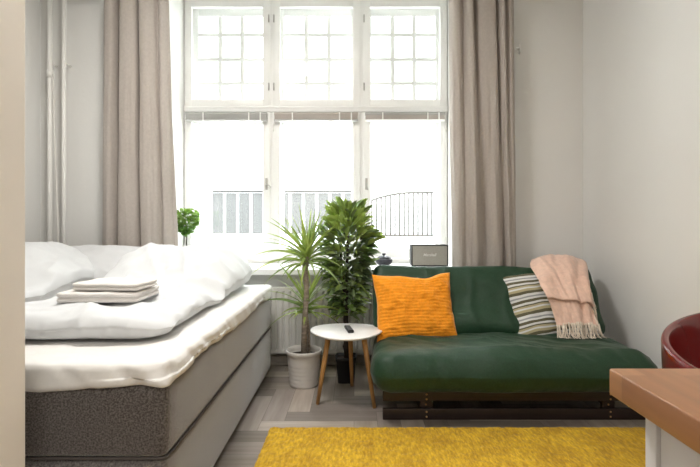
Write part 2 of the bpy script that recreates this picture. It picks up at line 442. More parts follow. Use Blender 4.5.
# ------------------------------------------------------------ outside
OY = 10.0
r1 = empty('balcony_railing', (PX(402,OY), OY, PZ(240,OY)), 'thin barred brown railing outside the right window pane', 'railing')
def mrail(py, px0, px1, r, curve=0):
    pts = [];
    for k in range(13):
        t = k/12; px = px0+(px1-px0)*t
        p = P(px, py+curve*(1-min(1,t*2.2))**2, OY); pts.append(p)
    return tube(pts, r, 6)
MB().add(mrail(192.5, 368, 470, .022, 9)).build('top_rail', 'rail_out', r1)
MB().add(mrail(235.5, 368, 470, .02, 0)).build('bottom_rail', 'rail_out', r1)
for k in range(21):
    px = 372+4.6*k; t = (px-368)/102
    top = 192.5+9*(1-min(1,t*2.2))**2
    MB().add(tube([P(px,top,OY),P(px,235.5,OY)],.018,6)).build('baluster', 'rail_out', r1)
r2 = empty('balcony_parapet', (PX(280,OY), OY, PZ(246,OY)), 'pale panelled balcony parapet with grey handrail outside the left and middle panes', 'parapet')
MB().add(rbox((PX(196,OY),OY,PZ(192.5,OY)),(PX(352,OY),OY+.08,PZ(190.3,OY)),.01)).build('handrail', 'rail_grey', r2)
px = 199
while px < 348:
    w = 10.5
    MB().add(rbox((PX(px,OY),OY+.02,PZ(234,OY)),(PX(px+w,OY),OY+.05,PZ(193,OY)),.005)).build('parapet_panel', 'rail_pale', r2)
    px += 13.2
struct('ground', MB().add(pbox((-12,6.2,-2.2),(12,22,-2.0))), 'exterior')

# ------------------------------------------------------------ radiator, pipes
ry1 = WY-.03; ry0 = ry1-.075
rx0, rx1 = -.98, .62; rz0, rz1 = .115, .60
rd = empty('radiator', ((rx0+rx1)/2, (ry0+ry1)/2, rz0), 'white ribbed panel radiator on the wall beneath the window sill', 'radiator')
V = []; FC = []; N = int((rx1-rx0)/.0125)
for i in range(N+1):
    x = rx0+(rx1-rx0)*i/N; ph = (i % 4)
    y = ry0 + (.014 if ph in (0,) else 0)
    for z in (rz0, rz0+.018, rz0+.03, rz1-.03, rz1-.018, rz1):
        yy = y if rz0+.02 < z < rz1-.02 else ry0
        V.append((x, yy, z))
for i in range(N):
    for k in range(5): a = i*6+k; FC.append((a, a+6, a+7, a+1))
o = MB().add((V, FC)).build('front_panel', 'rad', rd, False); solidify(o, .004, -1)
MB().add(rbox((rx0,ry1-.012,rz0),(rx1,ry1,rz1),.004)).build('rear_panel', 'rad', rd)
tg = MB()
for i in range(66):
    x = rx0+.01+(rx1-rx0-.02)*i/65; tg.add(pbox((x-.004,ry0+.004,rz1-.004),(x+.004,ry1-.004,rz1+.004)))
tg.add(rbox((rx0,ry0,rz1-.003),(rx1,ry0+.01,rz1+.008),.003)).add(rbox((rx0,ry1-.01,rz1-.003),(rx1,ry1,rz1+.008),.003))
tg.build('top_grille', 'rad', rd, False)
for x in (rx0+.002, rx1-.002):
    MB().add(rbox((x-.006,ry0,rz0),(x+.006,ry1,rz1+.006),.003)).build('side_panel', 'rad', rd)
for x in (rx0+.2, rx1-.2):
    MB().add(pbox((x-.015,ry1-.002,rz0+.05),(x+.015,WY-.001,rz1-.05))).build('wall_bracket', 'rad', rd, False)

py_ = 3.66
for k, (px, lab, r) in enumerate([(50, 'left heating pipe rising up the wall, with a joint and cable beside it', .017), (64, 'plain right heating pipe of the two rising beside the left curtain', .015)]):
    x = PX(px, py_)
    e = empty('heating_pipe', (x, py_, 0), lab, 'pipe')
    MB().add(tube([(x,py_,.0),(x,py_,1.5),(x,py_,CZ)], r, 16)).build('pipe', 'pipe', e)
    for z in (.9, 2.3):
        MB().add(tube([(x,py_,z),(x,WY+.01,z)], .006, 8)).build('wall_clip', 'pipe', e)
    if k == 0:
        z = PZ(74, py_)
        MB().add(tube([(x,py_,z-.03),(x,py_,z+.03)], r+.005, 16)).build('coupling', 'pipe', e)
        MB().add(tube([P(53,74,py_-.005),P(54,120,py_-.005),P(56.5,185,py_-.005),P(58,232,py_),(PX(58,py_),py_,.5)], .008, 8)).build('cable', 'pipe2', e)

# wall hook right of the curtain
e = empty('curtain_hook', (PX(517.5,WY), WY, PZ(50,WY)), 'small round white hook on the wall right of the right curtain', 'hook')
c = Vector((PX(517.5,WY), WY, PZ(50,WY)))
def lathe_y(prof, c, seg=24):
    v, f = lathe(prof, (0,0,0), seg); return [Vector((p.x, -p.z, p.y))+Vector(c) for p in v], f
MB().add(lathe_y([(.001,-.002),(.022,-.002),(.022,.004),(.014,.008),(.001,.009)], c)).build('backplate', 'white', e)
MB().add(tube([c+Vector((0,-.006,0)),c+Vector((0,-.04,0)),c+Vector((0,-.055,-.015)),c+Vector((0,-.05,-.05)),c+Vector((0,-.05,.03))],.005,8)).build('hook', 'white', e)

# ------------------------------------------------------------ curtains
def catmull(pts, n):
    out = []
    for i in range(len(pts)-1):
        p0 = pts[max(i-1,0)]; p1 = pts[i]; p2 = pts[i+1]; p3 = pts[min(i+2,len(pts)-1)]
        for k in range(n):
            t = k/n
            out.append(tuple(.5*((2*p1[j])+(-p0[j]+p2[j])*t+(2*p0[j]-5*p1[j]+4*p2[j]-p3[j])*t*t+(-p0[j]+3*p1[j]-3*p2[j]+p3[j])*t**3) for j in range(2)))
    out.append(tuple(pts[-1])); return out
def curtain(ctrl, bot, label, seed):
    YC = 3.60
    prof = catmull(ctrl, 8); profb = catmull(bot, 8)
    rows = 44; z1 = 2.775; z0 = .012
    V = []; FC = []; nn = len(prof)
    for r in range(rows+1):
        t = r/rows; z = z1+(z0-z1)*t
        tt = min(1, max(0,(z1-z)/(z1-.85)))
        for i in range(nn):
            px = prof[i][0]*(1-tt)+profb[i][0]*tt; dy = prof[i][1]*(1-tt)+profb[i][1]*tt
            x = PX(px, YC)+.008*fbm(i*.12+seed, z*.7, 3, 2)*min(1,t*3)
            y = YC+dy*(1.25 if dy > 0 else .9)+.014*fbm(i*.15+seed, z*1.1, 0, 3)*min(1,t*3)
            V.append((x, y, z))
    for r in range(rows):
        for i in range(nn-1):
            a = r*nn+i; FC.append((a, a+1, a+nn+1, a+nn))
    e = empty('curtain', (sum(v[0] for v in V)/len(V), YC, 0), label, 'curtain', None)
    o = MB().add((V, FC)).build('drape', 'curtain', e); solidify(o, .004)
    # header tape and gliders
    hv = []; hf = []
    for i in range(nn):
        for dz in (0, -.03): hv.append((V[i][0], V[i][1]-.004, z1+.004+dz))
    for i in range(nn-1): hf.append((2*i, 2*i+2, 2*i+3, 2*i+1))
    ho = MB().add((hv, hf)).build('header_tape', 'curtain', e); solidify(ho, .003)
    for k in range(0, nn, 14):
        MB().add(rbox((V[k][0]-.006,V[k][1]-.006,z1-.012),(V[k][0]+.006,V[k][1]+.006,z1+.03),.003)).build('glider', 'white', e)
    return e
Lc = [(103,.02),(107,-.03),(114,-.045),(118,.03),(123,-.045),(131,-.055),(136.5,-.03),(138,.03),(141,-.04),(148,-.055),(153,-.02),(156,.02),(160,-.005),(163,.03),(166,.045)]
Lb = [(101,.02),(106,-.03),(112,-.045),(117,.03),(121,-.045),(130,-.055),(137,-.03),(140,.03),(144,-.045),(152,-.055),(158,-.03),(162,.01),(167,-.02),(172,.02),(176,.03)]
curtain(Lc, Lb, 'beige linen curtain left of the window, falling behind the bed', 1.3)
Rc = [(450,.04),(453,-.02),(458,-.03),(463,.015),(466,-.05),(471,-.055),(474,.03),(479,-.03),(488,-.045),(494,-.03),(497,.03),(500,-.05),(503,-.045),(505,.02),(510,-.02),(515,.03)]
Rb = [(453,.04),(456,-.02),(461,-.045),(466,-.02),(470,-.04),(476,-.055),(481,-.01),(485,.02),(490,-.03),(497,-.055),(502,-.01),(505,.02),(508,-.035),(511,-.03),(514,-.01),(517.5,.03)]
curtain(Rc, Rb, 'beige linen curtain right of the window, falling behind the green sofa', 7.7)
rail = empty('curtain_rail', (-.3, 3.6, 2.82), 'slim white curtain rail above the window', 'curtain rail')
MB().add(rbox((-2.1,3.585,2.81),(1.45,3.615,2.835),.004)).build('track', 'white', rail)
for x in (-2.0, -.3, 1.4):
    MB().add(pbox((x-.01,3.60,2.815),(x+.01,WY+.01,2.83))).build('bracket', 'white', rail, False)

# ------------------------------------------------------------ bed
bx0, bx1, by0, by1 = -2.385, PX(272.5,3.54), 1.545, 3.52
bed = empty('box_spring_bed', ((bx0+bx1)/2, (by0+by1)/2, 0), 'grey melange box spring double bed beneath the white bedding, left of the room', 'bed')
def bf(seed, a=.004):
    def f(p):
        k = a*fbm(p.x*3+seed, p.y*3, p.z*5, 3)
        p.x += k; p.y += k*.6; return p
    return f
MB().add(rbox((bx0,by0+.008,.045),(bx1-.006,by1,.338),.02,(20,20,4),bf(1,.002))).build('base', 'boxspring2', bed)
MB().add(rbox((bx0,by0,.346),(bx1,by1,.580),.028,(28,28,6),bf(5,.004))).build('mattress', 'boxspring', bed)
pp = MB()
for z, ins in ((.343,.006),):
    pts = [(bx0+.03,by0+ins+.004,z),(bx1-.03,by0+ins+.004,z),(bx1-.012,by0+.02,z),(bx1-.006,by0+.05,z),(bx1-.006,by1-.02,z)]
    pp.add(tube(pts, .005, 8))
pp.build('piping', 'piping', bed)
for x in (bx0+.1, bx1-.1, (bx0+bx1)/2):
    for y in (by0+.12, by1-.12):
        MB().add(lathe([(.02,0),(.025,.02),(.027,.05)], (x,y,0), 16)).build('leg', 'blackplastic', bed)
# fitted sheet over the topper
tx0, tx1, ty0, ty1 = bx0+.01, bx1+.004, by0-.008, by1-.01
def topf(p):
    x, y, z = p
    side = max(sstep(ty0+.10, ty0, y), sstep(tx1-.10, tx1, x))
    lo = sstep(.66, .58, z)
    cor = math.exp(-(((x-tx1)**2+(y-ty0)**2)/.10))
    # gathers at the corner and along the skirts
    run = x if y < ty0+.05 else y
    g = (.55+1.2*cor)*noise.noise(Vector((run*13+z*16, run*3, z*3)))+.35*noise.noise(Vector((run*30+z*28, 2, 0)))
    d = .015*g*side
    if y < ty0+.06: p.y += d - .004*lo
    if x > tx1-.06: p.x += -d*1.0 + .004*lo
    if z < .60:
        p.z += (.012*fbm(run*4, 1.7, 0, 3)+.006*math.sin(run*7))*1.0 - .004 + (.010*cor)
        if y > ty0+.05 and x > tx1-.1: p.z += .010
    if z > .64: p.z += .005*fbm(x*5, y*5, 1, 3)
    return p
MB().add(rbox((tx0,ty0,.566),(tx1,ty1,.652),(.03,.03,.020),(110,110,8),topf)).build('fitted_sheet', 'linen_sheet', bed)

def softblock(name, x0, x1, y0, y1, zfn, zb, r, n, mname, label, cat, side=None, group=None, wrk=.018):
    """bedding: a soft closed block whose top follows zfn(x,y)"""
    def f(p):
        x, y, z = p
        t = (z-zb)/.1
        top = zfn(x, y)
        # groove round the edge where two layers meet
        g = math.exp(-((t-.42)/.09)**2)*.014
        cx = (x0+x1)/2; cy = (y0+y1)/2
        ex = sstep(.05, 0, min(x-x0, x1-x)); ey = sstep(.05, 0, min(y-y0, y1-y))
        w = wrk*(fbm(x*4+3, y*4, t*.8, 3)+.5*crease(x, y, .2, 9, 21))
        p.x += (-g*ex + w*ex*1.6)*(1 if x > cx else -1)
        p.y += (-g*ey + w*ey*1.6)*(1 if y > cy else -1)
        # plan outline wobble
        p.x += .025*noise.noise(Vector((0, y*2.2, 4)))*sstep(.3, 0, x1-x)
        p.y += .030*noise.noise(Vector((x*2.0, 0, 9)))*sstep(.3, 0, y-y0)
        p.z = zb+t*(top-zb)
        return p
    o = MB().add(rbox((x0,y0,zb),(x1,y1,zb+.1),r,n,f)).build(name, mname, None)
    tag(o, label, cat, group); subsurf(o, 1); return o
def crease(x, y, ang, s, seed):
    u = x*math.cos(ang)+y*math.sin(ang); v = -x*math.sin(ang)+y*math.cos(ang)
    return ridge(u*s+.5*fbm(u*2, v*2, seed, 2), v*s*.28, seed)**2
def zright(x, y):
    pil = sstep(2.55, 3.12, y)*(1-sstep(3.36, 3.52, y)*.35)
    fall = 1-sstep(-.90, -.68, x)*.45
    z = .748 + .165*pil*fall - .03*sstep(-.85,-.7,x)
    z += .020*crease(x, y, .6, 6, 1)+.028*crease(x, y, -.9, 4.6, 5)*(.5+pil*.6)+.010*crease(x, y, 2.3, 8, 11)+.020*fbm(x*3, y*3, 2, 4)
    z += .022*math.exp(-((y-2.62-.25*(x+1.1))/.045)**2)*sstep(-1.5,-1.2,x)
    return z
softblock('duvet', -1.445, -.715, 1.77, 3.47, zright, .655, (.10,.10,.045), (56,90,6), 'duvet',
          'plump white duvet folded on the window side half of the bed, under the towels', 'duvet')
def zleft(x, y):
    pil = sstep(2.55, 3.02, y)*(1-sstep(3.25, 3.5, y)*.4)
    fall = 1-sstep(-2.0, -1.68, x)*.6
    z = .748+.20*pil*fall
    z += .016*crease(x, y, .3, 5, 3)+.012*crease(x, y, 1.3, 7, 13)+.018*fbm(x*3, y*3, 7, 4)
    return z
softblock('duvet', -2.375, -1.66, 1.86, 3.36, zleft, .655, (.10,.10,.045), (50,80,6), 'duvet',
          'white duvet on the wall side half of the bed, rising over a pillow', 'duvet')

def pillow_mesh(w, h, t, n=36, pinch=.06, ribs=0, wr=.01, seed=0, sag=0):
    """local: u=x (width), v=z (height), thickness along y"""
    V = []; FC = []; UV = []
    def pt(u, v, s):
        e = max(0, (1-abs(u)**3.2))*max(0, (1-abs(v)**3.2))
        th = t/2*e**.5
        k = 1-pinch*(1-abs(v)**2)*abs(u)**2; kk = 1-pinch*(1-abs(u)**2)*abs(v)**2
        x = u*w/2*k; z = v*h/2*kk
        x += .006*fbm(u*2+seed, v*2, 0, 2); z += .010*fbm(u*1.5+seed, v*1.5, 5, 2)
        z -= sag*math.exp(-((u-.25)/.30)**2)*sstep(.2, 1, v)
        y = s*th+wr*.8*crease(u, v, .7, 2.2, seed)*e**.3*(s<0)*-1+wr*fbm(u*2.4+seed, v*2.4, s*2, 3)*e**.3
        if ribs: y += s*.0022*math.sin(v*math.pi*ribs)*min(1, e*4)
        return Vector((x, y, z))
    idx = {}
    for s in (-1, 1):
        for i in range(n+1):
            for j in range(n+1):
                edge = i in (0, n) or j in (0, n)
                key = (i, j, 0 if edge else s)
                if key in idx: continue
                # denser near the border
                u = math.sin((i/n*2-1)*math.pi/2); v = math.sin((j/n*2-1)*math.pi/2)
                if ribs: v = j/n*2-1
                idx[key] = len(V); V.append(pt(u, v, 0 if edge else s)); UV.append((u*.5+.5, v*.5+.5))
    for s in (-1, 1):
        for i in range(n):
            for j in range(n):
                q = [(i,j),(i+1,j),(i+1,j+1),(i,j+1)]
                ids = [idx[(a,b,0 if (a in (0,n) or b in (0,n)) else s)] for a, b in q]
                FC.append(tuple(ids if s < 0 else ids[::-1]))
    return V, FC, UV
def place_pillow(name, size, loc, rx, ry, rz, mname, label, cat, n=40, **kw):
    V, FC, UV = pillow_mesh(*size, n=n, **kw)
    R = Matrix.Rotation(rz,4,'Z') @ Matrix.Rotation(rx,4,'X') @ Matrix.Rotation(ry,4,'Y')
    V = [R @ v + Vector(loc) for v in V]
    o = MB().add((V, FC)).build(name, mname, None, True, UV)
    tag(o, label, cat); return o, R
place_pillow('pillow', (.62,.44,.16), (-1.775,3.29,.800), math.radians(-60), 0, math.radians(-4), 'pillow',
             'white pillow lying behind the wall side duvet at the head of the bed', 'pillow', seed=3)

# towels
def towel(x0, x1, y0, y1, z0, z1, layers, mname, label, rz):
    cx, cy = (x0+x1)/2, (y0+y1)/2
    def f(p):
        x, y, z = p; t = (z-z0)/(z1-z0)
        g = abs(math.sin(t*math.pi*layers))
        ex = sstep(.03, 0, min(x-x0, x1-x)); ey = sstep(.03, 0, min(y-y0, y1-y))
        d = (g**.5-1)*.009
        p.x += d*ex*(1 if x > cx else -1); p.y += d*ey*(1 if y > cy else -1)
        p.z += .005*fbm(x*7, y*7, 1, 2)*t
        dx, dy = p.x-cx, p.y-cy
        p.x = cx+dx*math.cos(rz)-dy*math.sin(rz); p.y = cy+dx*math.sin(rz)+dy*math.cos(rz)
        return p
    o = MB().add(rbox((x0,y0,z0),(x1,y1,z1),(.02,.02,.008),(24,16,14),f)).build('folded_towel', mname, None)
    tag(o, label, 'towel', 'towels stacked on the duvet'); return o
ty = 1.98
towel(PX(54,ty)+.0, PX(136,ty), ty, ty+.26, .768, .812, 2, 'towel2', 'larger folded off-white towel lying flat on the duvet, under a smaller towel', .03)
towel(PX(68,ty), PX(138,ty), ty+.015, ty+.21, .815, .850, 2, 'towel', 'smaller folded cream towel on top of the towel stack on the bed', -.04)

# ------------------------------------------------------------ futon sofa
sx0, sx1 = .115, 1.665
sofa = empty('futon_sofa', ((sx0+sx1)/2, 3.05, 0), 'dark green futon sofa on a low dark wood frame under the window', 'sofa')
def seatf(p):
    x, y, z = p
    s = (y-2.55)/.6
    u = (x-sx0)/(sx1-sx0)
    # plump crown
    cr = math.sin(math.pi*max(0,min(1,u)))**.5
    if z > .35: p.z += .012*cr*math.sin(math.pi*max(0,min(1,s*.9+.1)))
    # wrinkles running toward the front plus puckers
    w = .012*crease(x, y, 1.3, 5, 2)+.006*crease(x, y, .9, 10, 6)+.012*fbm(x*3.5, y*4, z*4, 3)
    if z > .3: p.z += w
    if y < 2.70:
        p.y -= w*.8 - .006*crease(x*.5, z*2.5, .1, 3, 8)
    # widens a little toward the front
    k = sstep(3.1, 2.6, y)
    if u < .15: p.x -= .028*k*(.15-u)/.15
    if u > .85: p.x += .01*k*(u-.85)/.15
    # outer right end sags
    if u > .8: p.z -= .05*((u-.8)/.2)**2*(1 if z > .3 else 0)
    return p
MB().add(rbox((sx0,2.56,.168),(sx1,3.22,.388),(.10,.12,.108),(90,40,8),seatf)).build('seat_mattress', 'futon', sofa)
def backf(p):
    # p built upright: x, y thickness 0.16, z 0..0.52 ; then reclined
    x, y, z = p
    u = (x-sx0)/(sx1-sx0)
    w = .010*crease(x, z, .15, 6, 4)+.012*fbm(x*3, z*4, 2, 3)+.010*math.sin(z*24+1.8*noise.noise(Vector((x*2,0,0))))
    if y < .08: p.y -= w
    if z > .40: p.z += .010*fbm(x*3, 0, 5, 2) + .006*math.sin(x*9)
    if z > .3 and u > .9: p.z -= .03*((u-.9)/.1)**2
    a = math.radians(27)
    yy = 3.045+p.y*math.cos(a)+p.z*math.sin(a)
    zz = .33-p.y*math.sin(a)+p.z*math.cos(a)+.055
    return Vector((p.x, yy, zz))
MB().add(rbox((sx0+.01,0,0),(sx1-.055,.15,.495),(.07,.07,.07),(90,6,34),backf)).build('back_mattress', 'futon', sofa)
fx0, fx1 = .160, 1.635; fy = 2.70
for z0, z1 in ((.105,.160),(.0,.062)):
    MB().add(rbox((fx0,fy,z0),(fx1,fy+.024,z1),.004)).build('front_rail', 'darkwood', sofa)
    MB().add(rbox((fx0,3.30,z0),(fx1,3.324,z1),.004)).build('rear_rail', 'darkwood', sofa)
for px in (427, 611):
    x = PX(px, fy)
    MB().add(rbox((x-.035,fy+.024,0),(x+.035,fy+.05,.16),.003)).build('post', 'darkwood', sofa)
    MB().add(rbox((x-.035,3.274,0),(x+.035,3.30,.16),.003)).build('post', 'darkwood', sofa)
    MB().add(rbox((x-.015,fy+.05,.06),(x+.015,3.274,.12),.003)).build('side_rail', 'darkwood', sofa)
    for z in (.018,.045,.077,.115,.143):
        MB().add(lathe_y([(.001,-.002),(.0055,-.002),(.0055,.001),(.001,.003)], (x-.002, fy if not .062<z<.105 else fy+.024, z), 12)).build('bolt', 'bolt', sofa)
for k in range(9):
    y = 2.72+k*.066
    MB().add(rbox((fx0,y,.16),(fx1,y+.045,.172),.003)).build('slat', 'darkwood', sofa)
a = math.radians(27)
for px in (430, 520, 606):
    x = PX(px, 3.0)
    v, f = rbox((x-.02,.155,-.02),(x+.02,.18,.44),.003)
    v = [Vector((p.x, 3.045+p.y*math.cos(a)+p.z*math.sin(a), .385-p.y*math.sin(a)+p.z*math.cos(a))) for p in v]
    MB().add((v, f)).build('back_slat', 'darkwood', sofa)
    MB().add(rbox((x-.018,3.28,.10),(x+.018,3.31,.42),.003)).build('back_support', 'darkwood', sofa)

# cushions
place_pillow('cushion', (.520,.455,.17), (PX(414.5,3.115), 3.115, .549), math.radians(-24), math.radians(-1.5), math.radians(3), 'orange',
             'orange ribbed knit cushion leaning at the left end of the green sofa', 'cushion', n=80, ribs=22, seed=1, wr=.014, sag=.022, pinch=.075)
place_pillow('cushion', (.53,.48,.13), (PX(549.5,3.14), 3.135, .560), math.radians(-25), math.radians(-9), math.radians(-4), 'stripe',
             'olive, grey and white striped cushion leaning on the sofa, half covered by the pink throw', 'cushion', n=48, seed=5, wr=.012, pinch=.07)

# throw blanket
def throw():
    # centreline stations: (left px, right px, py, depth)
    st = [(545,583,272,3.53),(538,584,262,3.50),(534,584,256.5,3.43),(532,586,257,3.33),(531,588,263,3.24),(537,589.5,274,3.14),
          (539,591,286,3.08),(543,592,297,3.04),(549,592.5,306,3.01),(554,595,316,2.975),(557,598,325,2.94)]
    V = []; FC = []; nu = 44; sub = 8
    rows = []
    for i in range(len(st)-1):
        p0 = st[max(i-1,0)]; p1 = st[i]; p2 = st[i+1]; p3 = st[min(i+2,len(st)-1)]
        for k in range(sub):
            t = k/sub
            rows.append([.5*((2*p1[j])+(-p0[j]+p2[j])*t+(2*p0[j]-5*p1[j]+4*p2[j]-p3[j])*t*t+(-p0[j]+3*p1[j]-3*p2[j]+p3[j])*t**3) for j in range(4)])
    rows.append(list(st[-1]))
    R = len(rows)
    for r, (l, rt, py, Y) in enumerate(rows):
        tr_ = r/R
        for i in range(nu+1):
            u = i/nu
            p = P(l+(rt-l)*u, py, Y)
            edge = math.sin(math.pi*u)
            if Y > 3.12: p.z -= .045*max(0,u-.45)**1.3*2+.03*max(0,.25-u)*2
            fold = .034*noise.noise(Vector((u*4.5+tr_*1.5, tr_*2.2, 1)))+.014*noise.noise(Vector((u*11-tr_*4, tr_*5, 3)))
            p.z += .012*edge**.5 + fold*.8
            p.y -= fold*1.0+.012*edge**.4
            # folded over ridge about two thirds down
            rr = tr_-.70-.05*u
            ov = math.exp(-(rr/.045)**2) if rr < 0 else math.exp(-(rr/.012)**2)
            p.y -= .032*ov; p.z -= .010*ov
            if py > 290 and Y < 3.2: p.y -= .012
            V.append(p)
    for r in range(R-1):
        for i in range(nu): a = r*(nu+1)+i; FC.append((a, a+1, a+nu+2, a+nu+1))
    e = empty('throw_blanket', V[(R-1)*(nu+1)+nu//2], 'pale pink fringed throw draped over the right end of the green sofa back', 'throw')
    o = MB().add((V, FC)).build('cloth', 'throw', e); solidify(o, .009); subsurf(o, 1)
    fm = MB(); rnd = random.Random(3)
    for k in range(60):
        u = k/59; base = V[(R-1)*(nu+1)+min(nu, int(u*nu))]
        b = Vector(base)+Vector((rnd.uniform(-.003,.003),rnd.uniform(-.008,.004),0))
        L = rnd.uniform(.075,.115); sw = rnd.uniform(-.02,.022)+.012*u
        pts = [b+Vector((0,0,.012)), b+Vector((sw*.3,-.012,-L*.35)), b+Vector((sw*.8,-.022,-L*.7)), b+Vector((sw*1.2,-.035-rnd.uniform(0,.015),-L))]
        for q in pts: q.z = max(q.z, .410)
        fm.add(tube(pts, [.0028,.0032,.003,.0018], 5))
    for k in range(26):   # fringe of the folded side edge
        t = k/25; r = int((.62+.36*t)*(R-1)); base = V[r*(nu+1)+nu]
        b = Vector(base); L = rnd.uniform(.05,.09)
        pts = [b+Vector((-.01,-.004,.004)), b+Vector((.002,-.022,-L*.4)), b+Vector((.006+rnd.uniform(-.012,.012),-.026,-L))]
        for q in pts: q.z = max(q.z, .410)
        fm.add(tube(pts, [.0026,.003,.0016], 5))
    fm.build('fringe', 'fringe', e)
throw()

# ------------------------------------------------------------ side table and remote
tz = .432; tcx, tcy = PX(346.5,3.0), 3.005
tb = empty('side_table', (tcx, tcy, 0), 'small white three-legged side table with oak legs, beside the green sofa', 'table')
def tri_r(w):  # rounded triangle radius; a corner toward the window
    return 1+.055*math.cos(3*(w+math.pi/2))
def topfn(p, w):
    k = tri_r(w); return Vector((p.x*k*1.0, p.y*k*.98, p.z))
R_ = .222
MB().add(lathe([(.001,tz-.018),(R_*.9,tz-.018),(R_-.006,tz-.014),(R_,tz-.007),(R_,tz-.003),(R_-.003,tz),(.001,tz)], (tcx,tcy,0), 96, topfn)).build('tabletop', 'tabletop', tb)
for (fxp, fyp) in ((PX(317.5,2.935),2.935),(PX(374.5,2.874),2.874),(PX(352,3.26),3.26)):
    foot = Vector((fxp, fyp, 0)); top = Vector((tcx,tcy,0)).lerp(Vector((fxp,fyp,0)), .62); top.z = tz-.016
    MB().add(tube([foot, foot.lerp(top,.5), top], [.0105,.014,.0165], 16)).build('leg', 'oak', tb)
rc = P(349, 329, 2.98)
rm = empty('remote_control', (rc.x, 2.99, tz), 'black remote control lying on the white side table', 'remote control')
MB().add(rbox((rc.x-.019,2.915,tz+.0005),(rc.x+.019,3.07,tz+.018),.007)).build('body', 'blackplastic', rm)
for i in range(3):
    for j in range(5):
        MB().add(rbox((rc.x-.013+i*.010,2.93+j*.016,tz+.017),(rc.x-.007+i*.010,2.938+j*.016,tz+.020),.002)).build('button', 'button', rm)
MB().add(lathe([(.001,tz+.0205),(.011,tz+.0205),(.011,tz+.016)][::-1], (rc.x,3.035,0), 16)).build('dial_pad', 'button', rm)
# slight turn
for o in [rm]: o.rotation_euler.z = math.radians(10)

# ------------------------------------------------------------ plants
def blade(base, az, L, el, droop, w, seg=9, twist=0):
    V = []; FC = []
    p = Vector(base); d = Vector((math.cos(az)*math.cos(el), math.sin(az)*math.cos(el), math.sin(el)))
    s = Vector((-math.sin(az), math.cos(az), 0)); s = Matrix.Rotation(rnd.uniform(-1.1,1.1), 3, d) @ s
    for i in range(seg+1):
        t = i/seg
        ww = w*(.55+.9*t if t < .3 else .82*(1-((t-.3)/.7)**1.6)+.003)
        s = (s-d*s.dot(d)).normalized(); n_ = d.cross(s).normalized()
        V += [p-s*ww/2+n_*ww*.18, p.copy(), p+s*ww/2+n_*ww*.18]
        p = p+d*(L/seg)
        d = (d+Vector((0,0,-1))*droop/seg).normalized()
    for i in range(seg):
        a = i*3; FC += [(a,a+1,a+4,a+3),(a+1,a+2,a+5,a+4)]
    return V, FC
def leaf(base, d, L, w, curl=.3, seg=6):
    d = Vector(d).normalized(); s = d.cross(Vector((0,0,1)))
    s = s.normalized() if s.length > .05 else Vector((1,0,0))
    s = Matrix.Rotation(rnd.uniform(-.9,.9), 3, d) @ s
    V = []; FC = []; p = Vector(base)
    prof = [.08,.62,.95,1,.82,.45,.02]
    for i in range(seg+1):
        ww = w*prof[i]; s = (s-d*s.dot(d)).normalized(); n_ = s.cross(d).normalized()
        V += [p-s*ww/2+n_*ww*.15, p.copy(), p+s*ww/2+n_*ww*.15]
        p = p+d*(L/seg); d = (d+Vector((0,0,-1))*curl/seg).normalized()
    for i in range(seg):
        a = i*3; FC += [(a,a+1,a+4,a+3),(a+1,a+2,a+5,a+4)]
    return V, FC
# dracaena in the white pot
dc = Vector((PX(304,3.28), 3.28, 0))
dr = empty('dracaena_plant', dc, 'spiky-leaved dracaena in a ribbed white pot between bed and side table', 'plant')
prof = [(.001,.0),(.088,.0),(.093,.006)]
for k in range(24):
    z = .01+.20*k/23; prof.append((.094+.022*z/.24+(.0016*math.sin(k*math.pi/1.5) if z < .15 else 0), z))
prof += [(.1175,.215),(.1215,.218),(.1225,.238),(.119,.243),(.113,.240),(.110,.215),(.108,.19),(.001,.19)]
pt_ = MB().add(lathe(prof, dc, 56)).build('pot', 'potwhite', dr)
MB().add(lathe([(.109,.200),(.06,.206),(.001,.209)][::1], dc, 32)).build('soil', 'soil', dr)
c1 = Vector((PX(308,3.28), 3.27, PZ(256,3.28))); c2 = Vector((PX(297,3.22), 3.22, PZ(306,3.22)))
MB().add(tube([dc+Vector((0,0,.19)), dc+Vector((.004,0,.4)), dc+Vector((.016,0,.62)), c1+Vector((-.012,0,-.08)), c1], [.022,.020,.018,.016,.013], 12)).build('stem', 'trunk', dr)
c1b = c1+Vector((-.03,.02,-.01))
MB().add(tube([dc+Vector((.012,.01,.60)), c1b+Vector((0,0,-.06)), c1b+Vector((0,0,.03))], [.011,.010,.008], 10)).build('stem', 'trunk', dr)
c2 = dc+Vector((.010,.05,.53))
MB().add(tube([dc+Vector((.03,.035,.19)), dc+Vector((.03,.035,.33)), c2], [.010,.009,.007], 10)).build('stem', 'trunk', dr)
rnd = random.Random(11)
lm = MB()
def crown(c, nl, L0, w, low=False):
    for k in range(nl):
        az = k*2.39996+rnd.uniform(-.2,.2)
        q = k/nl                      # 0 lower/outer, 1 inner/upright
        el = math.radians(4+72*q+rnd.uniform(-6,6))
        Lk = L0*(.95-.2*abs(q-.5)+rnd.uniform(-.12,.1))
        yb = math.sin(az)*math.cos(el)
        if yb > .3: Lk *= .75
        if low and yb < -.25: Lk *= .45
        lm.add(blade(c+Vector((0,0,-.06+.09*q)), az, Lk, el, 1.15*(1-q)+.25, w*(rnd.uniform(.85,1.1))))
crown(c1, 54, .41, .025); crown(c1b, 20, .38, .024); crown(c2, 44, .36, .026, True)
lm.build('foliage', 'leafA', dr)

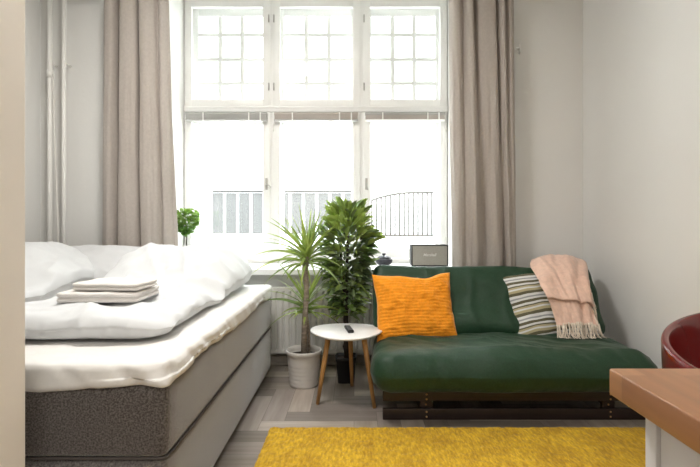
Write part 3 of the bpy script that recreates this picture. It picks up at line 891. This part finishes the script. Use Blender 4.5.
# fig in the black pot
fc = Vector((PX(346,3.36), 3.36, 0))
fg = empty('rubber_fig_plant', fc, 'tall bushy dark green leafy plant in a black pot behind the side table', 'plant')
def sq(p, w):
    m = max(abs(math.cos(w)), abs(math.sin(w))); k = 1/(m**.75); return Vector((p.x*k*.93, p.y*k*.93, p.z))
MB().add(lathe([(.001,.0),(.058,.0),(.062,.005),(.074,.155),(.079,.157),(.080,.178),(.073,.178),(.070,.15),(.001,.15)], fc, 48, sq)).build('pot', 'potblack', fg)
MB().add(lathe([(.070,.160),(.001,.163)], fc, 32, sq)).build('soil', 'soil', fg)
tr1 = [fc+Vector((0,0,.15)), fc+Vector((.006,0,.28)), fc+Vector((-.002,0,.42)), fc+Vector((.004,0,.6)), fc+Vector((.01,0,.85)), fc+Vector((.015,0,1.08))]
MB().add(tube(tr1, [.017,.015,.017,.014,.010,.006], 10)).build('stem', 'trunkdark', fg)
tr2 = [fc+Vector((.01,.01,.15)), fc+Vector((-.012,.006,.24)), fc+Vector((.016,.0,.34)), fc+Vector((-.006,0,.5)), fc+Vector((-.03,0,.8)), fc+Vector((-.05,0,.98))]
MB().add(tube(tr2, [.011,.012,.012,.010,.008,.005], 10)).build('stem', 'trunkdark', fg)
rnd = random.Random(5)
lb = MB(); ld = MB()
def env(z):      # half width of the crown against height
    pts = [(.42,.06),(.52,.10),(.62,.125),(.74,.13),(.84,.165),(.95,.20),(1.06,.17),(1.16,.12),(1.24,.07)]
    for (a, ra), (b, rb) in zip(pts, pts[1:]):
        if a <= z <= b: return ra+(rb-ra)*(z-a)/(b-a)
    return .03
twigs = MB()
for k in range(860):
    z = rnd.uniform(.45,1.19); az = rnd.uniform(0, 2*math.pi); R = env(z)
    rr = R*rnd.uniform(.25,1)**.6*.80
    if math.sin(az) > 0: rr *= .75
    c = fc+Vector((.012+math.cos(az)*rr, math.sin(az)*rr, z))
    up = .25+1.3*sstep(.85,1.18,z)+rnd.uniform(-.35,.5)
    d = Vector((math.cos(az+rnd.uniform(-.5,.5)), math.sin(az+rnd.uniform(-.5,.5)), up))
    L = rnd.uniform(.085,.125)*(1 if z > .6 else .85)
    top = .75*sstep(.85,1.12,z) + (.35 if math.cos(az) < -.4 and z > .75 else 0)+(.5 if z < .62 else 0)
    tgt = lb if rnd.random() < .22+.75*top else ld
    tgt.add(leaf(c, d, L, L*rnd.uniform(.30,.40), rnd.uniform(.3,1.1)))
for (dx, z, sx) in ((.15,1.02,.8),(.24,1.0,1),(.23,.95,1),(.17,.98,1),(.155,.92,.9),(.13,1.08,.6),(.14,.86,1),(-.13,.93,-1),(-.14,1.0,-.8)):
    for j in range(4):
        lb.add(leaf(fc+Vector((dx*.75,-.03+.02*j,z)), (sx, rnd.uniform(-.5,.5), rnd.uniform(.1,.9)), rnd.uniform(.09,.13), .045, .6))
for j in range(7):
    lb.add(leaf(fc+Vector((rnd.uniform(-.07,.07),rnd.uniform(-.03,.03),1.10)), (rnd.uniform(-.5,.6), rnd.uniform(-.3,.3), 1), rnd.uniform(.10,.14), .042, .3))
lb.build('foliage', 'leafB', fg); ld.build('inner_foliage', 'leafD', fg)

# little tree-shaped plant on the sill
hc = Vector((PX(187,3.93), 3.93, SZ))
hb = empty('potted_herb', hc, 'small bright green ball-headed plant on the window sill beside the left curtain', 'plant')
MB().add(lathe([(.001,0),(.035,0),(.038,.004),(.048,.085),(.051,.09),(.046,.09),(.044,.08),(.001,.078)], hc, 32)).build('pot', 'potwhite', hb)
MB().add(lathe([(.044,.081),(.001,.084)], hc, 20)).build('soil', 'soil', hb)
MB().add(tube([hc+Vector((0,0,.08)), hc+Vector((-.004,0,.2)), hc+Vector((.002,0,.34))], [.005,.0045,.003], 8)).build('stem', 'trunkdark', hb)
hl = MB(); rnd = random.Random(9)
for k in range(480):
    v = Vector((rnd.gauss(0,1), rnd.gauss(0,1), rnd.gauss(0,1))).normalized()*rnd.uniform(.35,1)**.5
    zz = v.z; k_ = .080*(1+.35*zz)
    c = hc+Vector((v.x*k_, v.y*k_, .36+zz*.105))
    if zz < -.5 : c.x = hc.x+v.x*.06-.01
    if c.x < NX0+.045: continue
    hl.add(leaf(c, (v.x+rnd.uniform(-.5,.5), v.y+rnd.uniform(-.5,.5), v.z*.5+rnd.uniform(-.3,.6)), rnd.uniform(.028,.040), .025, .8))
hl.build('foliage', 'leafC', hb)

# ------------------------------------------------------------ sill objects
kc = Vector((PX(384,3.86), 3.86, SZ))
kt = empty('lidded_pot', kc, 'small dark lidded pot on the window sill above the green sofa', 'pot')
MB().add(lathe([(.001,0),(.036,0),(.038,.006),(.036,.012),(.052,.020),(.064,.034),(.068,.050),(.063,.062),(.05,.064),(.001,.064)], kc, 40)).build('body', 'kettle', kt)
MB().add(lathe([(.056,.064),(.053,.072),(.038,.084),(.018,.089),(.001,.090)], kc, 40)).build('lid', 'kettle', kt)
MB().add(lathe([(.008,.088),(.009,.092),(.016,.097),(.016,.104),(.009,.108),(.001,.109)], kc, 24)).build('knob', 'kettle', kt)
sy = 3.80; s0 = PX(411.5, sy); s1 = PX(448, sy); sz0 = SZ+.010; sz1 = PZ(244.8, sy)
sp = empty('loudspeaker', ((s0+s1)/2, sy+.06, SZ), 'black framed loudspeaker with grey cloth front and script lettering on the window sill', 'speaker')
MB().add(rbox((s0,sy,sz0),(s1,sy+.13,sz1),.006)).build('cabinet', 'spkframe', sp)
bz = MB(); t_ = .008
bz.add(rbox((s0,sy-.008,sz0),(s0+t_,sy+.004,sz1),.003)).add(rbox((s1-t_,sy-.008,sz0),(s1,sy+.004,sz1),.003))
bz.add(rbox((s0,sy-.008,sz0),(s1,sy+.004,sz0+t_),.003)).add(rbox((s0,sy-.008,sz1-t_),(s1,sy+.004,sz1),.003))
bz.build('bezel', 'spkframe', sp)
MB().add(rbox((s0+t_,sy-.004,sz0+t_),(s1-t_,sy+.002,sz1-t_),.002)).build('grille', 'grille', sp)
for x in (s0+.025, s1-.025):
    for y in (sy+.02, sy+.11):
        MB().add(lathe([(.010,0),(.011,.006),(.010,.0105)], (x,y,SZ), 12)).build('foot', 'blackplastic', sp)
tc = bpy.data.curves.new('logo', 'FONT'); tc.body = 'Marshall'; tc.size = .030; tc.shear = .35; tc.extrude = .0015
tc.align_x = 'CENTER'; tc.align_y = 'CENTER'; tc.offset = .0006; tc.materials.append(M['logo'])
lo = bpy.data.objects.new('logo', tc); COL.objects.link(lo); lo.parent = sp
lo.rotation_euler = (math.pi/2, 0, 0); lo.location = Vector(((s0+s1)/2-.003, sy-.0065, (sz0+sz1)/2+.004))-OFF[sp]
bpy.context.view_layer.update()
lm_ = bpy.data.meshes.new_from_object(lo.evaluated_get(bpy.context.evaluated_depsgraph_get()))
l2 = bpy.data.objects.new('lettering', lm_); COL.objects.link(l2); l2.parent = sp
l2.rotation_euler = lo.rotation_euler; l2.location = lo.location; bpy.data.objects.remove(lo)
l2['label'] = 'white slanted lettering'

# ------------------------------------------------------------ rug
rgx0, rgx1, rgy0, rgy1 = PX(270,2.57), 1.60, .95, 2.57
def rugf(p):
    if p.z > .012: p.z += .004*fbm(p.x*30, p.y*30, 0, 2)+.0025*noise.noise(Vector((p.x*140,p.y*140,0)))
    ex = sstep(.03,0,p.x-rgx0); p.x += ex*.006*fbm(p.y*14, 0, 2, 3)
    ey = sstep(.03,0,rgy1-p.y); p.y += ey*.006*fbm(p.x*14, 0, 6, 3)
    return p
o = MB().add(rbox((rgx0,rgy0,.0),(rgx1,rgy1,.018),(.012,.012,.009),(300,230,1),rugf)).build('rug', 'rug', None)
tag(o, 'mustard yellow short pile rug on the grey floor before the sofa', 'rug')

# ------------------------------------------------------------ worktop and cabinet
kx, ky = .349, .666
o = MB().add(rbox((kx,-.45,.864),(WX1-.002,ky,.900),.003)).build('worktop', 'butcher', None)
tag(o, 'oiled oak worktop with its corner jutting in at the lower right', 'worktop')
cb = empty('kitchen_cabinet', (1.05,.1,0), 'white base cabinet under the oak worktop at the lower right', 'cabinet')
MB().add(rbox((.383,ky-.049,.0),(WX1-.004,ky-.026,.8635),.002)).build('back_panel', 'cabinet', cb)
MB().add(rbox((.388,-.42,.09),(.406,ky-.050,.8635),.002)).build('side_panel', 'cabinet', cb)
MB().add(rbox((.410,-.40,.09),(WX1-.006,ky-.052,.862),.002)).build('carcass', 'cabinet', cb)
MB().add(rbox((.43,-.36,0),(WX1-.02,ky-.052,.088),.002)).build('plinth', 'cabinet', cb)
for k in range(2):
    x0 = .412+k*.67
    d = MB().add(rbox((x0,-.42,.10),(x0+.664,-.402,.855),.003)).build('door', 'cabinet', cb)
    MB().add(tube([(x0+.33-.06,-.42,.80),(x0+.33-.06,-.445,.80),(x0+.33+.06,-.445,.80),(x0+.33+.06,-.42,.80)],.005,8)).build('handle', 'metal', d)

# ------------------------------------------------------------ red tub chair
cc = Vector((1.20, 1.30, 0)); RR = .315
ch = empty('tub_chair', cc, 'glossy dark red tub chair behind the oak worktop by the right wall', 'chair')
def rimz(w):     # height of the rim: high at the back right, lower to the front left
    return .738+.060*math.cos(w-math.radians(55))
V = []; FC = []; seg = 72
prof = []
outer = [(.10,.40),(.55,.40),(.80,.46),(.93,.56),(1.0,.72),(1.015,.86),(1.02,.97)]
lip = [(1.018,.990),(1.000,1.0),(.965,1.0),(.945,.988)]
inner = [(.925,.95),(.88,.84),(.80,.72),(.70,.645),(.55,.61),(.25,.60),(.02,.60)]
allp = outer+lip+inner
for (r, h) in allp:
    for k in range(seg):
        w = 2*math.pi*k/seg; rz = rimz(w)
        z = .40 + (h-.40)/.60*(rz-.40) if h > .61 or (r, h) in outer else .40+(h-.40)
        V.append(cc+Vector((math.cos(w)*RR*r, math.sin(w)*RR*r, z)))
n_ = len(allp)
for i in range(n_-1):
    for k in range(seg):
        k2 = (k+1) % seg; FC.append((i*seg+k, i*seg+k2, (i+1)*seg+k2, (i+1)*seg+k))
FC.append(tuple(range(seg))[::-1]); FC.append(tuple((n_-1)*seg+k for k in range(seg)))
o = MB().add((V, FC)).build('shell', 'redshell', ch); subsurf(o, 1)
MB().add(lathe([(.001,.555),(.17,.555),(.20,.57),(.205,.59),(.19,.605),(.12,.612),(.001,.614)], cc+Vector((0,0,.0)), 48)).build('seat_cushion', 'redshell', ch)
MB().add(lathe([(.001,.03),(.03,.03),(.03,.39),(.10,.402),(.001,.402)], cc, 24)).build('column', 'chrome', ch)
MB().add(lathe([(.001,0),(.22,0),(.22,.008),(.05,.022),(.03,.032),(.001,.032)], cc, 48)).build('base', 'chrome', ch)

ch.location.z = .021     # stands on the rug
# ------------------------------------------------------------ lights
W_ = bpy.data.worlds.new('World'); S.world = W_; W_.use_nodes = True
bg = W_.node_tree.nodes['Background']; bg.inputs[0].default_value = (.93,.965,1,1); bg.inputs[1].default_value = 1.0
# bright overcast sky: palest at the horizon, several times brighter overhead
wt = W_.node_tree; tcw = wt.nodes.new('ShaderNodeTexCoord'); sx = wt.nodes.new('ShaderNodeSeparateXYZ')
mr = wt.nodes.new('ShaderNodeMapRange'); mr.interpolation_type = 'SMOOTHSTEP'
mr.inputs['From Min'].default_value = .43; mr.inputs['From Max'].default_value = .9
mr.inputs['To Min'].default_value = 3.3; mr.inputs['To Max'].default_value = 26.0
wt.links.new(tcw.outputs['Generated'], sx.inputs[0]); wt.links.new(sx.outputs['Z'], mr.inputs['Value'])
wt.links.new(mr.outputs[0], bg.inputs[1])
pl = bpy.data.lights.new('window_portal', 'AREA'); pl.shape = 'RECTANGLE'; pl.size = NX1-NX0; pl.size_y = NZ-SZ
pl.cycles.is_portal = True
po = bpy.data.objects.new('window_portal', pl); COL.objects.link(po); po.location = ((NX0+NX1)/2, NY+.2, (NZ+SZ)/2); po.rotation_euler = (math.radians(-90), 0, 0)
def fill_light(x, y, power, size, label, zc=CZ):  # unseen round lamp added at the ceiling to brighten the room
    e = empty('fill_light', (x, y, zc-.06), label, 'fill light')
    MB().add(lathe([(.001,.0),(size/2,.0),(size/2,.045),(size/2-.01,.06),(.001,.06)][::-1], (x,y,zc-.06), 40)).build('fill_housing', 'white', e)
    l = bpy.data.lights.new('fill_lamp', 'AREA'); l.shape = 'DISK'; l.size = size*.95; l.energy = power; l.color = (1,.965,.925)
    o = bpy.data.objects.new('fill_lamp', l); COL.objects.link(o); o.parent = e; o.location = (0,0,-.006)
fill_light(.2, -1.2, 40, .9, 'round unseen fill light added over the kitchen end of the room')
fill_light(-.8, 2.1, 45, .6, 'round unseen fill light added over the middle of the room')

# ------------------------------------------------------------ camera
cd = bpy.data.cameras.new('camera'); cd.sensor_width = 36; cd.lens = F/700*36
cd.shift_x = -(CX-350)/700; cd.shift_y = -(233.5-CY)/700; cd.clip_start = .02
co = bpy.data.objects.new('camera', cd); COL.objects.link(co); co.location = (0,0,H); co.rotation_euler = (math.pi/2,0,0)
S.camera = co
S.view_settings.view_transform = 'Standard'; S.view_settings.look = 'None'
S.view_settings.exposure = .34; S.view_settings.gamma = 1; S.view_settings.use_curve_mapping = False
